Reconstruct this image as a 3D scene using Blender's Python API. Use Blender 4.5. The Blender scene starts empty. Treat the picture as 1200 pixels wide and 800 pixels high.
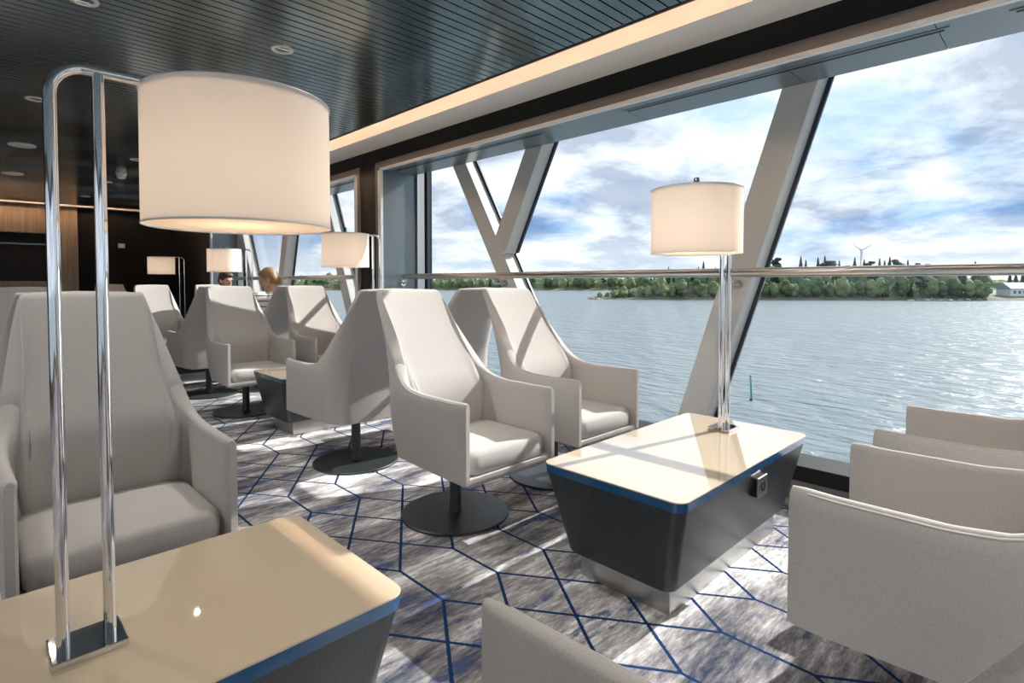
import bpy, bmesh, math, random
from mathutils import Vector, Matrix, noise
PI = math.pi
R = math.radians
sc = bpy.context.scene
col = sc.collection
random.seed(7)

# ------------------------------------------------------------------ camera
cam_d = bpy.data.cameras.new('camera')
cam = bpy.data.objects.new('camera', cam_d)
col.objects.link(cam)
sc.camera = cam
cam_d.sensor_width = 36
cam_d.lens = 650.0 / 1200 * 36
cam_d.shift_y = -0.0413
cam_d.clip_start = 0.02
cam_d.clip_end = 20000
AZ, PITCH, EYE = R(45.4), R(1.8), 1.15
cam.location = (0, 0, EYE)
fwd = Vector((math.cos(AZ) * math.cos(PITCH), math.sin(AZ) * math.cos(PITCH), -math.sin(PITCH)))
cam.rotation_euler = fwd.to_track_quat('-Z', 'Y').to_euler()

# ------------------------------------------------------------------ view
sc.view_settings.view_transform = 'Standard'
sc.view_settings.look = 'None'
sc.view_settings.gamma = 1
sc.view_settings.use_curve_mapping = False
sc.view_settings.exposure = 1.05
SKY_STRENGTH = 0.68
SUN_STRENGTH = 4.0

# ------------------------------------------------------------------ world
def build_world():
    w = bpy.data.worlds.new('sky')
    sc.world = w
    w.use_nodes = True
    nt = w.node_tree
    nt.nodes.clear()
    N, L = nt.nodes.new, nt.links.new
    out = N('ShaderNodeOutputWorld'); bg = N('ShaderNodeBackground')
    L(bg.outputs[0], out.inputs[0])
    bg.inputs[1].default_value = SKY_STRENGTH
    tc = N('ShaderNodeTexCoord'); sep = N('ShaderNodeSeparateXYZ')
    L(tc.outputs['Generated'], sep.inputs[0])
    def m(op, a, b=None, clamp=False):
        n = N('ShaderNodeMath'); n.operation = op; n.use_clamp = clamp
        for i, v in enumerate((a, b)):
            if v is None: continue
            if isinstance(v, (int, float)): n.inputs[i].default_value = v
            else: L(v, n.inputs[i])
        return n.outputs[0]
    zz = m('ADD', m('MAXIMUM', sep.outputs[2], 0.0), 0.20)
    comb = N('ShaderNodeCombineXYZ')
    L(m('DIVIDE', sep.outputs[0], zz), comb.inputs[0])
    L(m('DIVIDE', sep.outputs[1], zz), comb.inputs[1])
    comb.inputs[2].default_value = 3.7
    def nz(scale, detail, rough, dist, off):
        mp = N('ShaderNodeMapping'); mp.inputs['Location'].default_value = off
        L(comb.outputs[0], mp.inputs['Vector'])
        n = N('ShaderNodeTexNoise'); n.inputs['Scale'].default_value = scale
        n.inputs['Detail'].default_value = detail; n.inputs['Roughness'].default_value = rough
        n.inputs['Distortion'].default_value = dist
        L(mp.outputs[0], n.inputs['Vector'])
        return n.outputs['Fac']
    n1 = nz(1.15, 12, 0.58, 0.25, (1.3, 4.1, 0))
    n2 = nz(1.25, 13, 0.62, 0.2, (3.1, 5.4, 5))
    def ramp(fac, stops):
        r = N('ShaderNodeValToRGB'); L(fac, r.inputs[0])
        els = r.color_ramp.elements
        while len(els) < len(stops): els.new(0.5)
        for e, (p, c) in zip(els, stops):
            e.position = p; e.color = (*c, 1)
        return r.outputs[0]
    base = ramp(n1, [(0.31, (0.36, 0.55, 0.82)), (0.40, (0.60, 0.74, 0.91)), (0.48, (0.86, 0.90, 0.95)), (0.60, (1.0, 1.0, 1.0))])
    shade = ramp(n2, [(0.42, (1, 1, 1)), (0.49, (0.74, 0.79, 0.86)), (0.57, (0.38, 0.45, 0.57))])
    mul = N('ShaderNodeMix'); mul.data_type = 'RGBA'; mul.blend_type = 'MULTIPLY'
    mul.inputs[0].default_value = 0.85
    L(base, mul.inputs[6]); L(shade, mul.inputs[7])
    hz = N('ShaderNodeMix'); hz.data_type = 'RGBA'
    mr = N('ShaderNodeMapRange'); L(sep.outputs[2], mr.inputs[0])
    mr.inputs[1].default_value = -0.02; mr.inputs[2].default_value = 0.10
    mr.inputs[3].default_value = 0.6; mr.inputs[4].default_value = 0.0
    L(mr.outputs[0], hz.inputs[0]); L(mul.outputs[2], hz.inputs[6])
    hz.inputs[7].default_value = (0.78, 0.86, 0.94, 1)
    L(hz.outputs[2], bg.inputs[0])
build_world()

# ------------------------------------------------------------------ sun
sd = bpy.data.lights.new('sun', 'SUN')
sd.energy = SUN_STRENGTH
sd.angle = R(0.6)
sd.color = (1.0, 0.97, 0.92)
sun = bpy.data.objects.new('sun', sd)
col.objects.link(sun)
SUN_AZ, SUN_EL = R(-12), R(34.2)
sdir = Vector((math.cos(SUN_AZ) * math.cos(SUN_EL), math.sin(SUN_AZ) * math.cos(SUN_EL), math.sin(SUN_EL)))
sun.rotation_euler = sdir.to_track_quat('Z', 'Y').to_euler()
sun.location = (12, -4, 9)

# ------------------------------------------------------------------ helpers
class MB:
    """collects shapes into one mesh"""
    def __init__(self):
        self.v = []; self.f = []
    def add(self, vs, fs):
        o = len(self.v)
        self.v += [tuple(p) for p in vs]
        self.f += [tuple(i + o for i in f) for f in fs]
        return self
    def box(self, a, b):
        (x0, y0, z0), (x1, y1, z1) = a, b
        vs = [(x0, y0, z0), (x1, y0, z0), (x1, y1, z0), (x0, y1, z0), (x0, y0, z1), (x1, y0, z1), (x1, y1, z1), (x0, y1, z1)]
        return self.add(vs, [(0, 3, 2, 1), (4, 5, 6, 7), (0, 1, 5, 4), (1, 2, 6, 5), (2, 3, 7, 6), (3, 0, 4, 7)])
    def loft(self, rings, cap0=True, cap1=True):
        n = len(rings[0]); vs = [p for r in rings for p in r]; fs = []
        for i in range(len(rings) - 1):
            for j in range(n):
                k = (j + 1) % n
                fs.append((i * n + j, i * n + k, (i + 1) * n + k, (i + 1) * n + j))
        if cap0: fs.append(tuple(range(n - 1, -1, -1)))
        if cap1: fs.append(tuple((len(rings) - 1) * n + j for j in range(n)))
        return self.add(vs, fs)
    def lathe(self, prof, c=(0, 0, 0), n=48, cap0=True, cap1=True):
        rings = [[(c[0] + r * math.cos(2 * PI * j / n), c[1] + r * math.sin(2 * PI * j / n), c[2] + z) for j in range(n)] for r, z in prof]
        return self.loft(rings, cap0, cap1)
    def tube(self, pts, r, n=16, cap=True):
        pts = [Vector(p) for p in pts]
        rings = []; up = None
        for i, p in enumerate(pts):
            t = (pts[min(i + 1, len(pts) - 1)] - pts[max(i - 1, 0)]).normalized()
            if up is None:
                up = Vector((0, 0, 1)) if abs(t.z) < 0.9 else Vector((0, 1, 0))
            a = t.cross(up).normalized(); b = a.cross(t).normalized(); up = b
            rr = r[i] if isinstance(r, (list, tuple)) else r
            rings.append([p + a * math.cos(2 * PI * j / n) * rr + b * math.sin(2 * PI * j / n) * rr for j in range(n)])
        return self.loft(rings, cap, cap)
    def prism_yz(self, poly, x0, x1):
        """polygon in (y,z) extruded along x"""
        n = len(poly)
        vs = [(x0, y, z) for y, z in poly] + [(x1, y, z) for y, z in poly]
        fs = [tuple(range(n)), tuple(range(2 * n - 1, n - 1, -1))]
        fs += [((j + 1) % n, j, n + j, n + (j + 1) % n) for j in range(n)]
        return self.add(vs, fs)
    def mesh(self, name, m, smooth=True, ang=35, bevel=0, seg=2):
        me = bpy.data.meshes.new(name)
        me.from_pydata(self.v, [], self.f)
        bm = bmesh.new(); bm.from_mesh(me)
        bmesh.ops.recalc_face_normals(bm, faces=bm.faces)
        if bevel:
            es = [e for e in bm.edges if len(e.link_faces) == 2 and e.calc_face_angle(0) > R(30)]
            bmesh.ops.bevel(bm, geom=es, offset=bevel, segments=seg, affect='EDGES', profile=0.5, clamp_overlap=True)
        bm.to_mesh(me); bm.free()
        if smooth:
            me.shade_smooth()
            me.set_sharp_from_angle(angle=R(ang))
        if m: me.materials.append(m)
        return me
    def build(self, name, m, parent=None, smooth=True, ang=35, bevel=0, seg=2, loc=None):
        return obj(name, self.mesh(name, m, smooth, ang, bevel, seg), parent, loc)

def obj(name, me, parent=None, loc=None):
    o = bpy.data.objects.new(name, me)
    col.objects.link(o)
    if parent: o.parent = parent
    if loc: o.location = loc
    return o
def tag(o, label=None, cat=None, group=None, kind=None):
    for k, v in (('label', label), ('category', cat), ('group', group), ('kind', kind)):
        if v: o[k] = v
    return o
def thing(name, label, cat, loc=(0, 0, 0), rotz=0, group=None):
    o = bpy.data.objects.new(name, None)
    o.empty_display_size = 0.1
    col.objects.link(o)
    o.location = loc; o.rotation_euler = (0, 0, rotz)
    return tag(o, label, cat, group)
def struct(o, label=None):
    return tag(o, label, None, None, 'structure')
KIDS = {}
def dup(root, loc, rotz, label):
    r = root.copy(); col.objects.link(r)
    r.location = loc; r.rotation_euler = (0, 0, rotz); r['label'] = label
    for ch in root.children:
        c = ch.copy(); col.objects.link(c); c.parent = r
        for g in ch.children:
            d = g.copy(); col.objects.link(d); d.parent = c
    return r
def rounded_rect(x0, x1, y0, y1, r, z, n=6):
    pts = []
    for cx, cy, a in ((x1 - r, y1 - r, 0), (x0 + r, y1 - r, 90), (x0 + r, y0 + r, 180), (x1 - r, y0 + r, 270)):
        for k in range(n + 1):
            t = R(a + 90 * k / n)
            pts.append((cx + r * math.cos(t), cy + r * math.sin(t), z))
    return pts

# ------------------------------------------------------------------ materials
MATS = {}
def mat(name, color, rough=0.5, metal=0.0, spec=0.5, vary=0.0, vscale=6.0, stretch=(1, 1, 1), bump=0.0, bscale=400.0, bstretch=(1, 1, 1), color2=None, coat=0.0, emit=None, estr=0.0, sheen=0.0):
    m = bpy.data.materials.new(name); m.use_nodes = True
    nt = m.node_tree; N, L = nt.nodes.new, nt.links.new
    p = nt.nodes['Principled BSDF']
    p.inputs['Base Color'].default_value = (*color, 1)
    p.inputs['Roughness'].default_value = rough
    p.inputs['Metallic'].default_value = metal
    p.inputs['Specular IOR Level'].default_value = spec
    p.inputs['Coat Weight'].default_value = coat
    p.inputs['Coat Roughness'].default_value = 0.03
    p.inputs['Sheen Weight'].default_value = sheen
    if emit:
        p.inputs['Emission Color'].default_value = (*emit, 1); p.inputs['Emission Strength'].default_value = estr
    tc = N('ShaderNodeTexCoord')
    def nz(scale, st, detail=4):
        mp = N('ShaderNodeMapping'); mp.inputs['Scale'].default_value = st
        L(tc.outputs['Object'], mp.inputs['Vector'])
        n = N('ShaderNodeTexNoise'); n.inputs['Scale'].default_value = scale; n.inputs['Detail'].default_value = detail
        L(mp.outputs[0], n.inputs['Vector'])
        return n.outputs['Fac']
    if vary or color2:
        r = N('ShaderNodeValToRGB')
        L(nz(vscale, stretch), r.inputs[0])
        c2 = color2 or tuple(c * (1 - vary) for c in color)
        c1 = color if color2 else tuple(min(1, c * (1 + vary)) for c in color)
        r.color_ramp.elements[0].position = 0.35; r.color_ramp.elements[0].color = (*c2, 1)
        r.color_ramp.elements[1].position = 0.65; r.color_ramp.elements[1].color = (*c1, 1)
        L(r.outputs[0], p.inputs['Base Color'])
    if bump:
        b = N('ShaderNodeBump'); b.inputs['Strength'].default_value = bump; b.inputs['Distance'].default_value = 0.002
        L(nz(bscale, bstretch, 2), b.inputs['Height']); L(b.outputs[0], p.inputs['Normal'])
    MATS[name] = m
    return m
M_fabric = mat('fabric_grey', (0.50, 0.475, 0.455), 0.95, spec=0.15, vary=0.07, vscale=260, bump=0.35, bscale=700, sheen=0.15)
M_seat = mat('fabric_seat', (0.51, 0.485, 0.465), 0.95, spec=0.15, vary=0.07, vscale=260, bump=0.35, bscale=700, sheen=0.15)
M_pipe = mat('fabric_piping', (0.60, 0.57, 0.54), 0.9, spec=0.15)
M_disc = mat('black_metal', (0.028, 0.034, 0.036), 0.38, metal=0.0, spec=0.6, vary=0.15, vscale=20)
M_taupe = mat('taupe_glass', (0.66, 0.54, 0.395), 0.03, spec=1.0, coat=1.0)
M_blue = mat('blue_edge', (0.012, 0.085, 0.20), 0.15, spec=0.5)
M_darkwood = mat('dark_stained_veneer', (0.026, 0.033, 0.037), 0.36, spec=0.5, color2=(0.016, 0.020, 0.023), vscale=30, stretch=(6, 6, 0.5), bump=0.1, bscale=120, bstretch=(6, 6, 0.4))
M_steel = mat('brushed_steel', (0.55, 0.54, 0.52), 0.28, metal=1.0, bump=0.05, bscale=200, bstretch=(0.2, 0.2, 8))
M_chrome = mat('chrome', (0.78, 0.78, 0.79), 0.06, metal=1.0)
M_nickel = mat('dark_nickel', (0.22, 0.21, 0.20), 0.25, metal=1.0)
M_slat = mat('ceiling_slat_lacquer', (0.18, 0.22, 0.23), 0.18, metal=1.0, spec=1.0, vary=0.2, vscale=3)
M_black = mat('black_paint', (0.008, 0.009, 0.009), 0.55, spec=0.3)
M_blackwall = mat('black_wall', (0.006, 0.006, 0.006), 0.7, spec=0.2)
M_cream = mat('cream_panel', (0.84, 0.835, 0.82), 0.5)
M_beige = mat('beige_frame', (0.17, 0.165, 0.16), 0.3, metal=0.35)
M_white = mat('white_trim', (0.72, 0.76, 0.77), 0.35)
M_soffit = mat('blue_grey_metal', (0.17, 0.215, 0.245), 0.28, metal=0.35, vary=0.05, vscale=2)
M_strut = mat('strut_paint', (0.56, 0.58, 0.575), 0.45, vary=0.02, vscale=3)
M_bead = mat('dark_glazing_bead', (0.03, 0.04, 0.06), 0.4)
M_woodwall = mat('wood_veneer_wall', (0.27, 0.215, 0.15), 0.45, color2=(0.20, 0.155, 0.105), vscale=8, stretch=(6, 6, 0.25))
M_trimbrown = mat('ceiling_edge_trim', (0.05, 0.035, 0.035), 0.4)
M_led = mat('led_strip', (1, 0.8, 0.6), 0.5, emit=(1.0, 0.64, 0.40), estr=68.0)
M_lens = mat('downlight_lens', (0.9, 0.85, 0.75), 0.4, emit=(1.0, 0.82, 0.6), estr=0.8)
M_ring = mat('downlight_ring', (0.75, 0.72, 0.68), 0.35)
M_grille = mat('speaker_grille', (0.55, 0.54, 0.53), 0.5)
M_bulb = mat('bulb_glass', (1, 0.9, 0.8), 0.4, emit=(1.0, 0.72, 0.45), estr=6.0)
M_rock = mat('rock', (0.30, 0.29, 0.27), 0.9, vary=0.3, vscale=0.5)
M_house = mat('house_white', (0.72, 0.73, 0.74), 0.7)
M_roof = mat('house_roof', (0.30, 0.33, 0.38), 0.7)
M_pane_dark = mat('house_pane', (0.05, 0.06, 0.08), 0.1)
M_green = mat('green_marker', (0.01, 0.36, 0.20), 0.4)
M_turbine = mat('turbine_white', (0.55, 0.60, 0.66), 0.5)
M_skin = mat('skin', (0.60, 0.37, 0.27), 0.55, spec=0.3)
M_hair1 = mat('hair_blond', (0.42, 0.27, 0.13), 0.5, color2=(0.20, 0.12, 0.06), vscale=60, stretch=(1, 1, 4), bump=0.6, bscale=150)
M_hair2 = mat('hair_brown', (0.075, 0.040, 0.028), 0.45, color2=(0.035, 0.02, 0.015), vscale=60, stretch=(1, 1, 4), bump=0.6, bscale=150)
M_trousers = mat('dark_trousers', (0.03, 0.035, 0.05), 0.9)
M_shirt2 = mat('grey_sweater', (0.10, 0.10, 0.11), 0.9)

def m_stripes():
    m = mat('striped_top', (0.80, 0.79, 0.76), 0.9)
    nt = m.node_tree; N, L = nt.nodes.new, nt.links.new
    tc = N('ShaderNodeTexCoord'); s = N('ShaderNodeSeparateXYZ'); L(tc.outputs['Object'], s.inputs[0])
    mm = N('ShaderNodeMath'); mm.operation = 'MODULO'; mm.inputs[1].default_value = 0.06; L(s.outputs[2], mm.inputs[0])
    g = N('ShaderNodeMath'); g.operation = 'LESS_THAN'; g.inputs[1].default_value = 0.012; L(mm.outputs[0], g.inputs[0])
    mx = N('ShaderNodeMix'); mx.data_type = 'RGBA'; L(g.outputs[0], mx.inputs[0])
    mx.inputs[6].default_value = (0.80, 0.79, 0.76, 1); mx.inputs[7].default_value = (0.06, 0.06, 0.07, 1)
    L(mx.outputs[2], nt.nodes['Principled BSDF'].inputs['Base Color'])
    return m
M_shirt1 = m_stripes()

def m_shade(name, c, tr, mix):
    m = bpy.data.materials.new(name); m.use_nodes = True
    nt = m.node_tree; nt.nodes.clear(); N, L = nt.nodes.new, nt.links.new
    o = N('ShaderNodeOutputMaterial'); d = N('ShaderNodeBsdfDiffuse'); t = N('ShaderNodeBsdfTranslucent'); x = N('ShaderNodeMixShader')
    d.inputs[0].default_value = (*c, 1); t.inputs[0].default_value = (*tr, 1); x.inputs[0].default_value = mix
    L(d.outputs[0], x.inputs[1]); L(t.outputs[0], x.inputs[2]); L(x.outputs[0], o.inputs[0])
    return m
M_shade = m_shade('shade_fabric', (0.82, 0.79, 0.76), (0.78, 0.71, 0.64), 0.27)
M_diffuser = m_shade('shade_diffuser', (0.88, 0.86, 0.83), (0.88, 0.80, 0.70), 0.55)

def m_glass():
    m = bpy.data.materials.new('window_glass'); m.use_nodes = True
    nt = m.node_tree; nt.nodes.clear(); N, L = nt.nodes.new, nt.links.new
    o = N('ShaderNodeOutputMaterial'); t = N('ShaderNodeBsdfTransparent'); g = N('ShaderNodeBsdfGlossy'); x = N('ShaderNodeMixShader'); f = N('ShaderNodeMath'); lw = N('ShaderNodeLayerWeight'); pw = N('ShaderNodeMath')
    t.inputs[0].default_value = (0.975, 0.985, 0.985, 1); g.inputs['Roughness'].default_value = 0.0; lw.inputs[0].default_value = 0.5; pw.operation = 'POWER'; pw.inputs[1].default_value = 5.0; f.operation = 'MULTIPLY_ADD'; f.inputs[1].default_value = 0.75; f.inputs[2].default_value = 0.025
    L(lw.outputs['Facing'], pw.inputs[0]); L(pw.outputs[0], f.inputs[0])
    L(f.outputs[0], x.inputs[0]); L(t.outputs[0], x.inputs[1]); L(g.outputs[0], x.inputs[2]); L(x.outputs[0], o.inputs[0])
    return m
M_glass = m_glass()

def m_carpet():
    m = bpy.data.materials.new('carpet'); m.use_nodes = True
    nt = m.node_tree; N, L = nt.nodes.new, nt.links.new
    p = nt.nodes['Principled BSDF']; p.inputs['Roughness'].default_value = 1.0; p.inputs['Specular IOR Level'].default_value = 0.05
    tc = N('ShaderNodeTexCoord'); s = N('ShaderNodeSeparateXYZ'); L(tc.outputs['Object'], s.inputs[0])
    X, Y = s.outputs[0], s.outputs[1]
    def mt(op, a, b=None, c=None):
        n = N('ShaderNodeMath'); n.operation = op
        for i, v in enumerate((a, b, c)):
            if v is None: continue
            if isinstance(v, (int, float)): n.inputs[i].default_value = v
            else: L(v, n.inputs[i])
        return n.outputs[0]
    PX, PY, ST = 0.2687, 1.072, 0.281
    u = mt('DIVIDE', mt('SUBTRACT', X, 1.207), PX)
    w = mt('FLOORED_MODULO', mt('SUBTRACT', Y, 1.578), PY)
    def dist(a):   # distance to the nearest integer
        return mt('ABSOLUTE', mt('SUBTRACT', mt('FLOORED_MODULO', mt('ADD', a, 0.5), 1.0), 0.5))
    s2 = mt('MULTIPLY', mt('SUBTRACT', w, ST), 2.0 / (PY - ST))
    dv = mt('MULTIPLY', dist(u), PX)
    dd = mt('MULTIPLY', mt('MINIMUM', dist(mt('SUBTRACT', u, s2)), dist(mt('ADD', u, s2))), PX * 0.827)
    inst = mt('LESS_THAN', w, ST)
    d = mt('ADD', mt('MULTIPLY', dv, inst), mt('MULTIPLY', dd, mt('SUBTRACT', 1.0, inst)))
    jn = N('ShaderNodeTexNoise'); jn.inputs['Scale'].default_value = 90; L(tc.outputs['Object'], jn.inputs['Vector'])
    d2 = mt('ADD', d, mt('MULTIPLY', mt('SUBTRACT', jn.outputs['Fac'], 0.5), 0.006))
    line = mt('LESS_THAN', d2, 0.0062)
    def nz(scale, st, detail, rough, off=(0, 0, 0), dist_=0.0):
        mp = N('ShaderNodeMapping'); mp.inputs['Scale'].default_value = st; mp.inputs['Location'].default_value = off
        L(tc.outputs['Object'], mp.inputs['Vector'])
        n = N('ShaderNodeTexNoise'); n.inputs['Scale'].default_value = scale; n.inputs['Detail'].default_value = detail
        n.inputs['Roughness'].default_value = rough; n.inputs['Distortion'].default_value = dist_
        L(mp.outputs[0], n.inputs['Vector']); return n.outputs['Fac']
    def ramp(fac, stops):
        r = N('ShaderNodeValToRGB'); L(fac, r.inputs[0]); els = r.color_ramp.elements
        while len(els) < len(stops): els.new(0.5)
        for e, (q, c) in zip(els, stops): e.position = q; e.color = (*c, 1)
        return r.outputs[0]
    streak = nz(1.5, (1.0, 3.2, 1), 9, 0.62)
    grain = nz(11, (1.0, 4.5, 1), 5, 0.75, (3, 1, 0))
    mix = mt('ADD', mt('MULTIPLY', streak, 0.66), mt('MULTIPLY', grain, 0.34))
    base = ramp(mix, [(0.36, (0.04, 0.05, 0.085)), (0.43, (0.15, 0.15, 0.17)), (0.48, (0.29, 0.275, 0.285)), (0.53, (0.47, 0.455, 0.46)), (0.59, (0.84, 0.85, 0.87))])
    navy = ramp(nz(1.7, (1.0, 2.6, 1), 9, 0.72, (9, 4, 0)), [(0.56, (0, 0, 0)), (0.61, (1, 1, 1))])
    mx = N('ShaderNodeMix'); mx.data_type = 'RGBA'; L(mt('MULTIPLY', navy, 0.85), mx.inputs[0]); L(base, mx.inputs[6]); mx.inputs[7].default_value = (0.055, 0.085, 0.21, 1)
    ml = N('ShaderNodeMix'); ml.data_type = 'RGBA'; L(line, ml.inputs[0]); L(mx.outputs[2], ml.inputs[6]); ml.inputs[7].default_value = (0.012, 0.040, 0.12, 1)
    L(ml.outputs[2], p.inputs['Base Color'])
    b = N('ShaderNodeBump'); b.inputs['Strength'].default_value = 0.35; b.inputs['Distance'].default_value = 0.004
    fn = N('ShaderNodeTexNoise'); fn.inputs['Scale'].default_value = 320; L(tc.outputs['Object'], fn.inputs['Vector'])
    L(fn.outputs['Fac'], b.inputs['Height']); L(b.outputs[0], p.inputs['Normal'])
    return m
M_carpet = m_carpet()

def m_water():
    m = bpy.data.materials.new('sea_water'); m.use_nodes = True
    nt = m.node_tree; N, L = nt.nodes.new, nt.links.new
    p = nt.nodes['Principled BSDF']
    p.inputs['Base Color'].default_value = (0.16, 0.20, 0.215, 1); p.inputs['Roughness'].default_value = 0.33; p.inputs['IOR'].default_value = 1.33
    p.inputs['Specular IOR Level'].default_value = 0.7
    tc = N('ShaderNodeTexCoord')
    def nz(scale, st, detail, rot):
        mp = N('ShaderNodeMapping'); mp.inputs['Scale'].default_value = st; mp.inputs['Rotation'].default_value = (0, 0, rot)
        L(tc.outputs['Object'], mp.inputs['Vector'])
        n = N('ShaderNodeTexNoise'); n.inputs['Scale'].default_value = scale; n.inputs['Detail'].default_value = detail; n.inputs['Distortion'].default_value = 0.4
        L(mp.outputs[0], n.inputs['Vector']); return n.outputs['Fac']
    a = nz(0.45, (1.5, 0.6, 1), 6, R(-40)); c = nz(0.08, (1.4, 0.6, 1), 3, R(-30))
    ad = N('ShaderNodeMath'); ad.operation = 'MULTIPLY_ADD'; L(c, ad.inputs[0]); ad.inputs[1].default_value = 0.8; L(a, ad.inputs[2])
    b = N('ShaderNodeBump'); b.inputs['Strength'].default_value = 1.0; b.inputs['Distance'].default_value = 0.9
    L(ad.outputs[0], b.inputs['Height']); L(b.outputs[0], p.inputs['Normal'])
    return m
M_water = m_water()

def m_leaf(name, c1, c2, sc_=0.9):
    m = bpy.data.materials.new(name); m.use_nodes = True
    nt = m.node_tree; N, L = nt.nodes.new, nt.links.new
    p = nt.nodes['Principled BSDF']; p.inputs['Roughness'].default_value = 0.9; p.inputs['Specular IOR Level'].default_value = 0.1
    tc = N('ShaderNodeTexCoord'); oi = N('ShaderNodeObjectInfo')
    n = N('ShaderNodeTexNoise'); n.inputs['Scale'].default_value = sc_; n.inputs['Detail'].default_value = 6; L(tc.outputs['Object'], n.inputs['Vector'])
    ad = N('ShaderNodeMath'); ad.operation = 'MULTIPLY_ADD'; L(oi.outputs['Random'], ad.inputs[0]); ad.inputs[1].default_value = 0.5; L(n.outputs['Fac'], ad.inputs[2])
    r = N('ShaderNodeValToRGB'); L(ad.outputs[0], r.inputs[0])
    r.color_ramp.elements[0].position = 0.4; r.color_ramp.elements[0].color = (*c2, 1)
    r.color_ramp.elements[1].position = 1.0; r.color_ramp.elements[1].color = (*c1, 1)
    L(r.outputs[0], p.inputs['Base Color'])
    return m
M_leaf = m_leaf('leaves_light', (0.21, 0.26, 0.12), (0.06, 0.10, 0.06))
M_needle = m_leaf('needles_dark', (0.06, 0.095, 0.065), (0.025, 0.045, 0.038))
M_bark = mat('bark', (0.12, 0.10, 0.08), 0.9)
M_ground = mat('shore_ground', (0.10, 0.125, 0.07), 0.95, color2=(0.20, 0.19, 0.16), vscale=0.1)

# ------------------------------------------------------------------ room shell
CZ = 2.39           # ceiling height
XW = 3.15           # soffit outer edge / strut face
XN = 2.78           # window niche inner edge
SZ = 2.187          # soffit height
XL, YB, YF = -5.0, -6.0, 11.75
NICHES = [(5.03, 9.55), (-1.0, 4.54), (-5.9, -1.37)]

fl = MB().box((XL, YB, -0.05), (3.34, YF, 0.0)).build('floor', M_carpet, smooth=False)
struct(fl, 'grey, white and navy carpet with a pattern of crossing blue lines')

ceil = MB().box((XL, YB, CZ + 0.03), (2.30, 11.35, CZ + 0.06)).build('ceiling', M_black, smooth=False)
struct(ceil, 'dark lacquered slatted ceiling')
pm = MB().box((XL + 0.02, -0.0255, 0), (2.30, 0.0255, 0.014)).mesh('ceiling_plank', M_slat, smooth=False, bevel=0.0015, seg=1)
y = -3.45
while y < 11.3:
    obj('ceiling_plank', pm, ceil, (0, y, CZ))
    y += 0.060
MB().box((XL, YB, CZ), (2.30, -3.5, CZ + 0.012)).build('ceiling_panel', M_slat, ceil, smooth=False)
MB().box((2.300, YB, CZ - 0.004), (2.314, 11.364, CZ + 0.085)).box((XL, 11.35, CZ - 0.004), (2.30, 11.364, CZ + 0.085)).build('edge_trim', M_trimbrown, ceil, smooth=False)

# light cove between the slats and the window side
cove = MB().box((2.505, YB, CZ), (2.80, YF, CZ + 0.03)).build('trim_1', M_cream, smooth=False)
struct(cove, 'cream ceiling panel along the window wall, lit by a warm cove')
MB().box((2.505, YB, CZ + 0.03), (2.52, YF, CZ + 0.19)).build('cove_upstand', M_cream, cove, smooth=False)
MB().box((2.15, YB, CZ + 0.18), (2.52, YF, CZ + 0.195)).build('cove_lid', M_cream, cove, smooth=False)
MB().box((2.262, YB, CZ + 0.061), (2.292, 11.3, CZ + 0.070)).build('led_strip', M_led, cove, smooth=False)
cove2 = MB().box((XL, 11.60, CZ), (2.505, YF, CZ + 0.03)).build('trim_2', M_cream, smooth=False)
struct(cove2, 'warm lit cove along the end wall')
MB().box((XL, 11.60, CZ + 0.03), (2.505, 11.62, CZ + 0.19)).build('cove_upstand', M_cream, cove2, smooth=False)
MB().box((XL, 11.20, CZ + 0.18), (2.15, 11.62, CZ + 0.195)).build('cove_lid', M_cream, cove2, smooth=False)
MB().box((XL, 11.30, CZ + 0.061), (2.15, 11.33, CZ + 0.070)).build('led_strip', M_led, cove2, smooth=False)

# window wall: black fascia, pillars
wr = MB().box((XN, YB, 2.263), (2.82, YF, CZ + 0.02)).build('wall_right', M_black, smooth=False)
struct(wr, 'black fascia and pillars of the window wall')
for (a, b) in ((4.54, 5.03), (9.55, YF), (-1.37, -1.0), (YB, -5.9)):
    MB().box((XN, a + 0.012, 0.0), (3.36, b - 0.012, 2.263)).build('pillar', M_black, wr, smooth=False, bevel=0.004)
MB().box((2.82, YB, 2.33), (3.36, YF, CZ + 0.03)).build('header', M_black, wr, smooth=False)

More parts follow.
